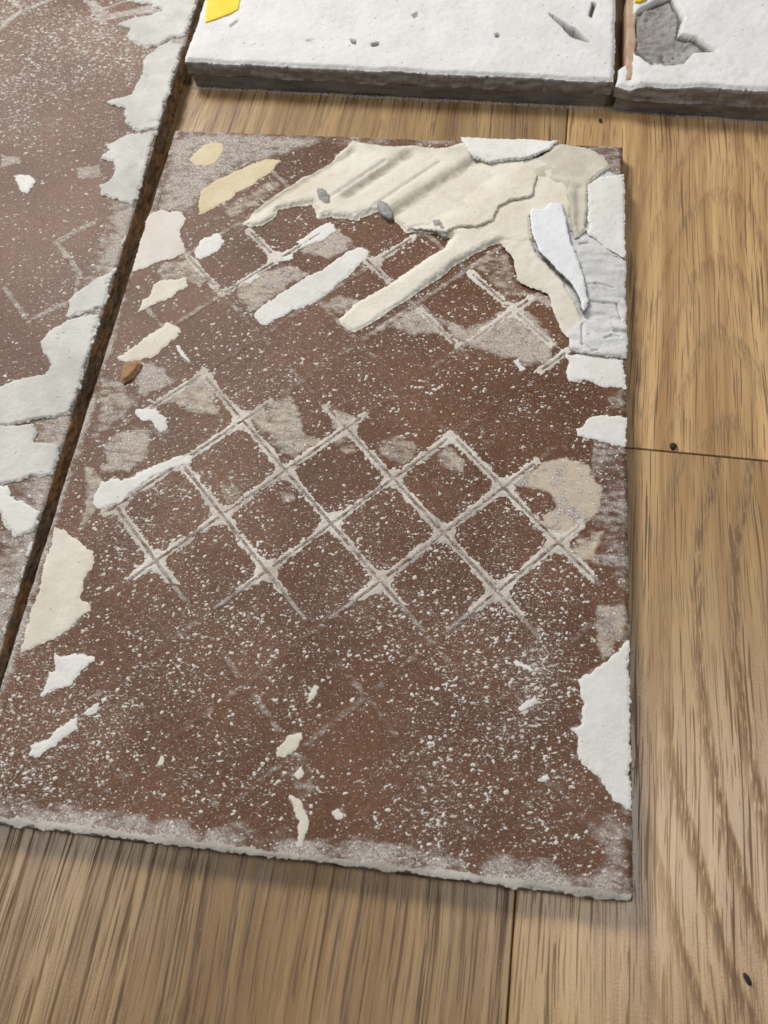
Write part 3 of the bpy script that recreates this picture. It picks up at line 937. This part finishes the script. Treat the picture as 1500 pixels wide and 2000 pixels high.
for n, (cr_, pts, mt, th, bev, fine) in enumerate(PLATES):
    P = [(min(x, TW + 0.0003), min(y, TH - 0.0002)) for x, y in W(cr_, pts)]
    PDIR[n] = P
    patch('mortar_plate', P, mt, tile, th, bev, 0.0010, 0.005, seed=20 + n, surf=0.00035, fine=fine * 0.6, top=plate_top_factory(n), rim=0.75, flare=(-0.0022, -0.0018, 0.0, -0.0006, 0.0, -0.0014)[n], levels=3,
          attrfn=(lambda x, y: {'grey': 0.45 + 0.35 * fbm(x, y, 0.008, 5, 3)}) if n == 2 else None if n else (lambda x, y: {'grey': 0.0 * x}))

# the curled flake that stands proud, thick broken edge towards the left
FL = W('b', [(888, 545), (905, 522), (960, 520), (1000, 482), (1060, 486), (1080, 560), (1095, 660), (1130, 740), (1170, 860), (1192, 985), (1185, 1020), (1168, 1045),
             (1150, 975), (1100, 890), (1050, 850), (1000, 800), (940, 745), (925, 700), (900, 650)])


def fl_sd(x, y):
    return poly_sd(x, y, FL) + 0.0006 * fbm(x, y, 0.004, 3, 4) + 0.0003 * fbm(x, y, 0.001, 6, 2)


fa, fb = W('b', [(1000, 480), (1185, 1030)])


def fl_lift(x, y):
    d, t = seg_d(x, y, fa, fb)
    nx_, ny_ = -(fb[1] - fa[1]), (fb[0] - fa[0])
    side = ((x - fa[0]) * nx_ + (y - fa[1]) * ny_) / math.hypot(nx_, ny_)      # towards the right is positive
    return 0.0038 - 0.10 * side - 0.0006 * t


def fl_top(x, y, s):
    return TT + 0.0016 + fl_lift(x, y) - 0.0004 * (1 - sstep(s / 0.001)) + 0.0002 * fbm(x, y, 0.004, 5)


M_FLK = make_mortar('bluish_white_mortar', (0.68, 0.69, 0.70), (0.75, 0.76, 0.77), 0.3, 0.4, (0.5, 0.5, 0.5), 0.15)
solid('mortar_flake', fl_sd, bbox_of(FL, 0.003), fl_top, lambda x, y: TT + fl_lift(x, y) - 0.0004, 0.0004, [M_FLK, M_DARK], tile, 4, 0.0004, 0.002, bottom=True)


# broken grey stubs at the ends of the combed ridges
def lump(name, crop, c, r, ht, mat, parent, seed, z0=TT + 0.0022, ang=0.6):
    (x0, y0), = W(crop, [c])

    def sd(x, y):
        dx, dy = x - x0, y - y0
        u = dx * math.cos(ang) + dy * math.sin(ang); v = -dx * math.sin(ang) + dy * math.cos(ang)
        return r[1] * (1 - np.hypot(u / r[0], v / r[1])) + 0.0005 * fbm(x, y, 0.002, seed)
    mx = max(r) * 1.6

    def tp(x, y, s):
        return z0 + ht * np.sqrt(np.clip(s / r[1], 0, 1)) + 0.0006 * fbm(x, y, 0.0022, seed + 2)
    return solid(name, sd, (x0 - mx, y0 - mx, x0 + mx, y0 + mx), tp, z0 - 0.0024, 0.0004, [mat], parent, 2)


for n, c in enumerate([(-182, 425), (138, 495), (428, 590)]):
    lump('mortar_stub', 'b', c, (0.0030, 0.0068), 0.0016, M_DARK, tile, n + 3, ang=0.55)


# ------------------------------------------------------------------ left tile
LT = 0.012
LEFT_E = [U(386, 0, LT), U(0, 1268, LT)]
dlx = (LEFT_E[0][0] - LEFT_E[1][0]) / (LEFT_E[0][1] - LEFT_E[1][1])
LY0, LY1, LWD = 0.035, 0.512, 0.26


def left_x(y):
    return LEFT_E[1][0] + dlx * (y - LEFT_E[1][1])


ltile = thing('clay_tile', 'brown tile with a rough orange edge and chalky mortar fringe along a dark gap', 'tile', (-0.14, 0.27, 0))


def left_sd(x, y):
    s = np.minimum(np.minimum(left_x(y) - x, x - left_x(y) + LWD), np.minimum(y - LY0, LY1 - y))
    return s + 0.0006 * fbm(x, y, 0.012, 12, 4)


LFILM = [W('i', [(0, 900), (130, 920), (130, 960), (0, 985)], LT), W('i', [(440, 980), (590, 960), (600, 1040), (450, 1050)], LT),
         W('i', [(500, 0), (560, 0), (640, 80), (1000, 0), (1000, 60), (560, 130)], LT), W('i', [(80, 0), (150, 60), (0, 180), (0, 130), (110, 60)], LT)]


def left_attr(x, y):
    d = 0.66 + 0.35 * fbm(x, y, 0.03, 2) + 0.45 * sstep((y - 0.33) / 0.08)
    e = left_x(y) - x
    f = 0.72 * sstep(1 - e / 0.034) + 0.1 * fbm(x, y, 0.012, 4)
    for P in LFILM:
        f = np.maximum(f, 0.7 * sstep(poly_sd(x, y, P) / 0.003 + 0.5))
    for s in LSEG:
        dd, t = seg_d(x, y, *s)
        f = np.maximum(f, 0.66 * sstep(1.4 - dd / 0.0019))
    return {'dens': np.clip(d, 0, 1.5), 'film': np.clip(f, 0, 1), 'sand': np.zeros(x.shape) + 0.1}


LSEG = [W('i', [(320, 1420), (550, 1300)], LT), W('i', [(320, 1420), (400, 1500)], LT), W('j', [(370, 260), (520, 440)], LT), W('j', [(520, 440), (490, 580)], LT), W('j', [(370, 250), (610, 120)], LT),
        W('j', [(180, 760), (430, 640)], LT), W('j', [(140, 700), (180, 760)], LT), W('j', [(30, 540), (160, 720)], LT), W('i', [(60, 0), (140, 60)], LT), W('i', [(140, 60), (0, 170)], LT),
        W('i', [(140, 60), (300, 0)], LT), W('i', [(500, 0), (590, 60)], LT), W('i', [(590, 60), (760, 0)], LT), W('i', [(590, 60), (520, 110)], LT)]


def left_top(x, y, s):
    return LT - 0.0010 * (1 - sstep((s + 0.0002) / 0.0014)) + 0.00015 * fbm(x, y, 0.02, 1) + 0.00007 * fbm(x, y, 0.0016, 6)


solid('body', left_sd, (left_x(LY1) - LWD - 0.002, LY0 - 0.002, left_x(LY0) + 0.002, LY1 + 0.002), left_top, 0.0, 0.0006, [CLAY, EDGE], ltile, 8, 0.0013, 0.006, attrfn=left_attr, flare=0.0006)
for s in LSEG:
    rib_bar(s[0], s[1], ltile, left_attr, 0.0003, 0.0014, LT)
specks(ltile, 48000, (-0.17, 0.06, -0.004, 0.50), lambda x, y: (x < left_x(y) - 0.001) * np.clip((left_attr(x, y)['dens'] - 0.2) * 0.6 * (0.4 + sstep(fbm(x, y, 0.008, 9, 3) + 0.4)), 0, 1),
       lambda x, y: LT + 0.00015 * fbm(x, y, 0.02, 1), 6, 0.25)
M_LW = make_mortar('chalky_mortar', (0.47, 0.46, 0.425), (0.60, 0.59, 0.555), 0.5, 0.7, (0.28, 0.275, 0.255), 0.6)
for n, (cr_, pts, mt, th) in enumerate([
    ('i', [(1110, 0), (720, 0), (800, 20), (900, 40), (960, 70), (870, 95), (760, 115), (690, 150), (760, 175), (740, 215), (800, 260), (860, 285), (930, 275), (1000, 230), (1050, 210)], M_LW, 0.0014),
    ('i', [(905, 295), (1000, 245), (1030, 265), (1015, 330), (985, 420), (955, 545), (925, 640), (890, 760), (790, 770), (740, 720), (720, 640), (620, 600), (760, 560), (800, 500), (830, 440), (850, 340)], M_LW, 0.0012),
    ('i', [(880, 775), (850, 860), (800, 1010), (765, 1150), (740, 1210), (660, 1170), (600, 1150), (590, 1090), (640, 1060), (680, 1000), (660, 950), (590, 935), (640, 880), (620, 850), (780, 785)], M_LW, 0.0011),
    ('i', [(740, 1390), (720, 1380), (650, 1450), (640, 1500), (660, 1500), (690, 1480)], M_LW, 0.0008),
    ('j', [(440, 640), (540, 540), (700, 420), (655, 600), (630, 670), (540, 710), (455, 740)], M_LW, 0.0013),
    ('j', [(270, 900), (330, 830), (430, 765), (540, 725), (605, 715), (565, 880), (520, 1050), (470, 1220), (420, 1360), (330, 1395), (200, 1415), (-60, 1440), (-60, 1230), (100, 1140), (280, 1110), (330, 1050), (280, 970)], M_LW, 0.0014),
    ('j', [(-60, 1445), (120, 1440), (225, 1425), (235, 1540), (330, 1560), (330, 1650), (300, 1755), (230, 1775), (70, 1815), (-60, 1840)], M_LW, 0.0013),
    ('h', [(-40, 190), (40, 200), (70, 240), (120, 300), (180, 320), (250, 395), (225, 480), (205, 560), (130, 590), (60, 555), (0, 430), (-40, 380)], M_WHITE, 0.0013),
    ('h', [(160, 600), (240, 615), (215, 740), (180, 880), (130, 1020), (85, 1180), (20, 1370), (-40, 1500), (-40, 1290), (40, 1010), (110, 790)], M_LW, 0.0009),
    ('i', [(80, 1030), (180, 1020), (215, 1070), (200, 1100), (160, 1130), (110, 1095)], M_WHITE, 0.0008),
]):
    P = W(cr_, pts, LT)
    P = [(left_x(y) - 0.0003 if left_x(y) - x < 0.0065 else x, y) for x, y in P]
    patch('mortar_patch', P, mt, ltile, th * 0.8, 0.0014, 0.0019, 0.0045, seed=40 + n, fine=0.0006, res=0.0005, z0=LT)
# dark slits where the fringe has torn open are left between neighbouring patches

# ------------------------------------------------------------------ thick mortar-backed tiles at the far side
HA = 0.0185


def bed_tile(label, poly, zt, seed, holes, extra_top=None, grp=None, mat=M_BED):
    c = np.mean(np.array(poly), 0)
    t = thing('mortar_tile', label, 'tile', (c[0], c[1], 0))
    pin = np.array(poly)

    def bsd(x, y):
        return poly_sd(x, y, poly) - 0.0016 + 0.0003 * fbm(x, y, 0.01, seed, 3)
    solid('body', bsd, bbox_of(poly, 0.003), lambda x, y, s: np.full(x.shape, 0.0088) + 0 * s, 0.0, 0.002, [SIDE], t, 4, 0.0003, 0.004, seed=seed)

    def sd(x, y):
        return poly_sd(x, y, poly) + 0.0011 * fbm(x, y, 0.011, seed + 1, 4, 0.55) + 0.0003 * fbm(x, y, 0.0015, seed + 2, 2)

    def tp(x, y, s):
        z = zt(x, y) + 0.0005 * fbm(x, y, 0.03, seed + 3, 3) + 0.00022 * fbm(x, y, 0.0035, seed + 4, 3) - 0.0016 * (1 - sstep(s / 0.0032)) ** 2
        for P, dp, sf in holes:
            z = z - dp * sstep((poly_sd(x, y, P) + 0.0004 * fbm(x, y, 0.003, 4)) / sf + 0.5)
        return z if extra_top is None else extra_top(x, y, s, z)
    def hole_shade(x, y):  # mask that paints undercut shade into the bed colour inside the holes
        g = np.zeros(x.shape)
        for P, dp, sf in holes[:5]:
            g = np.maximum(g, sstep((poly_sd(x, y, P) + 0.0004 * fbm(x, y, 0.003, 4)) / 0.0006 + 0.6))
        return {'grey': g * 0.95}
    solid('mortar_bed', sd, bbox_of(poly, 0.003), tp, 0.0086, 0.0007, [mat, SIDE], t, 5, 0.0007, 0.006, seed=seed + 1, attrfn=hole_shade)
    return t


A_POLY = [(-0.0028, 0.4178), (0.0991, 0.4151), (0.2440, 0.4112), (0.2465, 0.60), (-0.0005, 0.61)]
zA = 0.0180
A_HOLES = [(W('k', [(428, 64), (450, 70), (500, 105), (560, 140), (632, 208), (590, 195), (540, 180), (505, 140), (460, 95)], zA), 0.006, 0.0008),
           (W('k', [(170, 168), (180, 160), (192, 168), (186, 180), (174, 178)], zA), 0.004, 0.0006),
           (W('k', [(625, 75), (645, 10), (662, 15), (640, 85)], zA), 0.003, 0.001),
           (W('l', [(1060, 212), (1100, 205), (1095, 222), (1070, 226)], zA), 0.003, 0.0008),
           (W('l', [(960, 190), (985, 195), (990, 215), (975, 212)], zA), 0.0025, 0.0008),
           (W('l', [(740, 195), (790, 190), (785, 198), (745, 202)], zA), 0.0012, 0.0008),
           (W('l', [(370, 125), (410, 100), (412, 106), (375, 132)], zA), 0.002, 0.0008),
           (W('l', [(1260, 70), (1290, 55), (1300, 80), (1280, 95)], zA), 0.002, 0.001)]
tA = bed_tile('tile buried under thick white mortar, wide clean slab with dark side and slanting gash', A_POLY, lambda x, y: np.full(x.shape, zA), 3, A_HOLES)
B_POLY = [(0.2452, 0.4105), (0.252, 0.4080), (0.30, 0.4060), (0.3314, 0.4038), (0.46, 0.398), (0.47, 0.60), (0.2575, 0.61), (0.2540, 0.50), (0.2535, 0.4300), (0.2462, 0.4240)]
zB = 0.0185
B_HOLES = [(W('k', [(855, 60), (900, 30), (960, 0), (1030, -20), (1080, 90), (1060, 170), (1150, 190), (1240, 255), (1130, 260), (1080, 310), (1000, 315), (940, 280), (855, 220)], zB), 0.0055, 0.004),
           (W('k', [(850, 225), (900, 250), (970, 310), (930, 312), (860, 260)], zB), 0.006, 0.0015)]


def b_top(x, y, s, z):
    return z + 0.0015 * sstep((x - 0.262) / 0.03) - 0.002 * sstep((0.258 - x) / 0.006) + 0.0008 * fbm(x, y, 0.012, 5) * sstep((0.425 - y) / 0.01)


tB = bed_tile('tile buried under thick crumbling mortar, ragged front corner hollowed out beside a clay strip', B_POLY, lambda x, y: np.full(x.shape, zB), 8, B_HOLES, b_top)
# hollow lining in darker grey
HP = B_HOLES[0][0]


def hsd(x, y):
    return poly_sd(x, y, HP) - 0.0012 + 0.0006 * fbm(x, y, 0.004, 2, 3)


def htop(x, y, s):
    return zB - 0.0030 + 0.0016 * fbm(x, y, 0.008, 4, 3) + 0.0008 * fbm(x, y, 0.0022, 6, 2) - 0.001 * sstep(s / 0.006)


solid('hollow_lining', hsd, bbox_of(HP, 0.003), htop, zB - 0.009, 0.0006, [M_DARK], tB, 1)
# the clay edge of that tile standing in the joint
CE = W('k', [(812, -20), (862, -20), (862, 60), (850, 130), (858, 200), (846, 270), (848, 330), (836, 388), (806, 388), (810, 200)], 0.0165)


def ce_sd(x, y):
    return poly_sd(x, y, CE) + 0.0002 * fbm(x, y, 0.004, 3)


k = NT('pinkish_clay'); cc = k.coord()
PINK = k.out(k.mix(k.rng(k.noise(cc, 160, 4, 0.6), 0.3, 0.7), (0.36, 0.235, 0.150), (0.45, 0.325, 0.235)), 0.85, 0.25)
k.bump(k.noise(cc, 700, 4, 0.6), 0.4, 0.0006)
solid('clay_edge', ce_sd, bbox_of(CE, 0.002), lambda x, y, s: 0.0162 + 0.0006 * sstep(s / 0.0008) + 0.0003 * fbm(x, y, 0.005, 2), 0.0, 0.0005, [PINK], tB, 3, 0.0002)

# yellow plastic scraps
k = NT('yellow_plastic'); cc = k.coord()
YEL = k.out(k.mix(k.rng(k.noise(cc, 70, 3), 0.3, 0.7), (0.80, 0.52, 0.015), (0.86, 0.60, 0.05)), 0.45, 0.4)


def sheet(name, label, poly, z, th, cat, mat=YEL, group=None):
    o = solid(name, lambda x, y: poly_sd(x, y, poly) + 0.0003 * fbm(x, y, 0.006, 2), bbox_of(poly, 0.002),
              lambda x, y, s: z + th + 0.0003 * fbm(x, y, 0.02, 4) - 0.0003 * (1 - sstep(s / 0.0006)), z - 0.0004, 0.0005, [mat], None, 1, bottom=True)
    return tag(o, label, cat, group)


sheet('plastic_sheet', 'bright yellow plastic sheet lapping onto the white mortar corner beside the orange tile edge',
      W('i', [(1212, -120), (1430, -120), (1405, 0), (1395, 50), (1340, 78), (1270, 105), (1200, 126), (1206, 60)], zA + 0.001), zA, 0.0008, 'plastic')
sheet('plastic_scrap', 'small yellow plastic scrap caught at the head of the joint with the clay strip',
      W('k', [(855, -60), (930, -60), (900, 2), (872, 16), (850, 12)], zB), zB - 0.0002, 0.0012, 'plastic')


# ------------------------------------------------------------------ loose bits
def pebble(name, label, cat, c, r, z0, mat, seed, rotz=0.0, group=None, n=2, rough=0.22):
    import bmesh
    bm = bmesh.new()
    bmesh.ops.create_icosphere(bm, subdivisions=n + 1, radius=1.0)
    for v in bm.verts:
        p = v.co.normalized()
        f = 1 + rough * float(fbm(np.array(p.x * 0.9 + seed), np.array(p.y * 0.9 + p.z * 1.7), 0.8, seed))
        v.co = Vector((p.x * r[0] * f, p.y * r[1] * f, p.z * r[2] * f))
    zmin = min(v.co.z for v in bm.verts)
    for v in bm.verts:
        v.co.z = max(v.co.z - zmin - 0.12 * r[2], 0.0) if True else v.co.z
    me = bpy.data.meshes.new(name); bm.to_mesh(me); bm.free()
    for p in me.polygons:
        p.use_smooth = True
    me.materials.append(mat)
    o = bpy.data.objects.new(name, me); COL.objects.link(o)
    o.location = (c[0], c[1], z0); o.rotation_euler = (0, 0, rotz)
    return tag(o, label, cat, group)


k = NT('black_grit'); BLACK = k.out((0.018, 0.017, 0.016), 0.7, 0.4)
k.bump(k.noise(k.coord(), 1500, 3), 0.6, 0.0005)
CHIP = W('c', [(345, 190), (372, 165), (415, 155), (438, 170), (425, 205), (395, 240), (350, 268), (335, 250)], TT + 0.002)


def chip_sd(x, y):
    return poly_sd(x, y, CHIP) + 0.0002 * fbm(x, y, 0.003, 3)


k = NT('orange_biscuit'); cc = k.coord()
BISC = k.out(k.mix(k.rng(k.noise(cc, 300, 4, 0.6), 0.3, 0.7), (0.29, 0.155, 0.075), (0.36, 0.215, 0.12)), 0.85, 0.25)
k.bump(k.noise(cc, 900, 4, 0.6), 0.5, 0.0005)
tag(solid('clay_chip', chip_sd, bbox_of(CHIP, 0.002), lambda x, y, s: TT + 0.0012 + 0.0016 * sstep(s / 0.0018) + 0.0003 * fbm(x, y, 0.003, 7), TT - 0.0001, 0.0004, [BISC], None, 3, 0.0003, 0.002, bottom=True),
    'small orange clay chip lying on the lone tile near its left rim', 'chip')
pebble('crumb', 'round black crumb on the floor just above the board end joint', 'crumb', U(1315, 871, 0.001), (0.0015, 0.0018, 0.0011), 0.0, BLACK, 3)
pebble('crumb', 'long black crumb alone on the floor board with wavy dark grain', 'crumb', U(1461, 1913, 0.001), (0.0009, 0.0020, 0.0008), 0.0, BLACK, 5, 0.5)
pebble('crumb', 'tiny dark crumb on the floor between the lone tile and the thick mortar slabs', 'crumb', U(1173, 234, 0.001), (0.0010, 0.0014, 0.0008), 0.0, BLACK, 7)

# pale dust along the foot of the thick slabs
k = NT('pale_dust'); DUST = k.out((0.42, 0.40, 0.38), 0.95, 0.2)
rng = np.random.default_rng(11)
V = []; Q = []


def grain(x, y, z, r):
    b = len(V)
    a = rng.random() * 6.28
    for t in range(4):
        V.append((x + r * math.cos(a + t * 1.571) * (0.7 + 0.5 * rng.random()), y + r * math.sin(a + t * 1.571) * (0.7 + 0.5 * rng.random()), z))
    V.append((x, y, z + r * 0.8))
    for t in range(4):
        Q.append((b + t, b + (t + 1) % 4, b + 4))


for _ in range(2600):
    x = -0.004 + rng.random() * 0.36
    yf = np.interp(x, [-0.006, 0.0991, 0.2445, 0.3314, 0.42], [0.4178, 0.4151, 0.4112, 0.4038, 0.400])
    grain(x, yf - 0.0006 + 0.0014 * rng.random() - abs(rng.normal()) * 0.0009, 0.0001, 0.0002 + 0.0004 * rng.random() ** 2)
for _ in range(420):
    x = 0.03 + rng.random() * 0.30; y = -0.06 + rng.random() * 0.46
    if -0.002 < x < TW + 0.002 and -0.002 < y < TH + 0.002:
        continue
    grain(x, y, 0.0001, 0.00012 + 0.0002 * rng.random() ** 2)
for _ in range(500):
    grain(TW + 0.0008 + abs(rng.normal()) * 0.0009, rng.random() * TH, 0.0001, 0.0002 + 0.0003 * rng.random() ** 2)
me = np_mesh('mortar_dust', V, Q, [DUST], None, False)
o = link('mortar_dust', me)
o['kind'] = 'stuff'; tag(o, 'fine pale mortar dust scattered on the floor boards', 'dust')
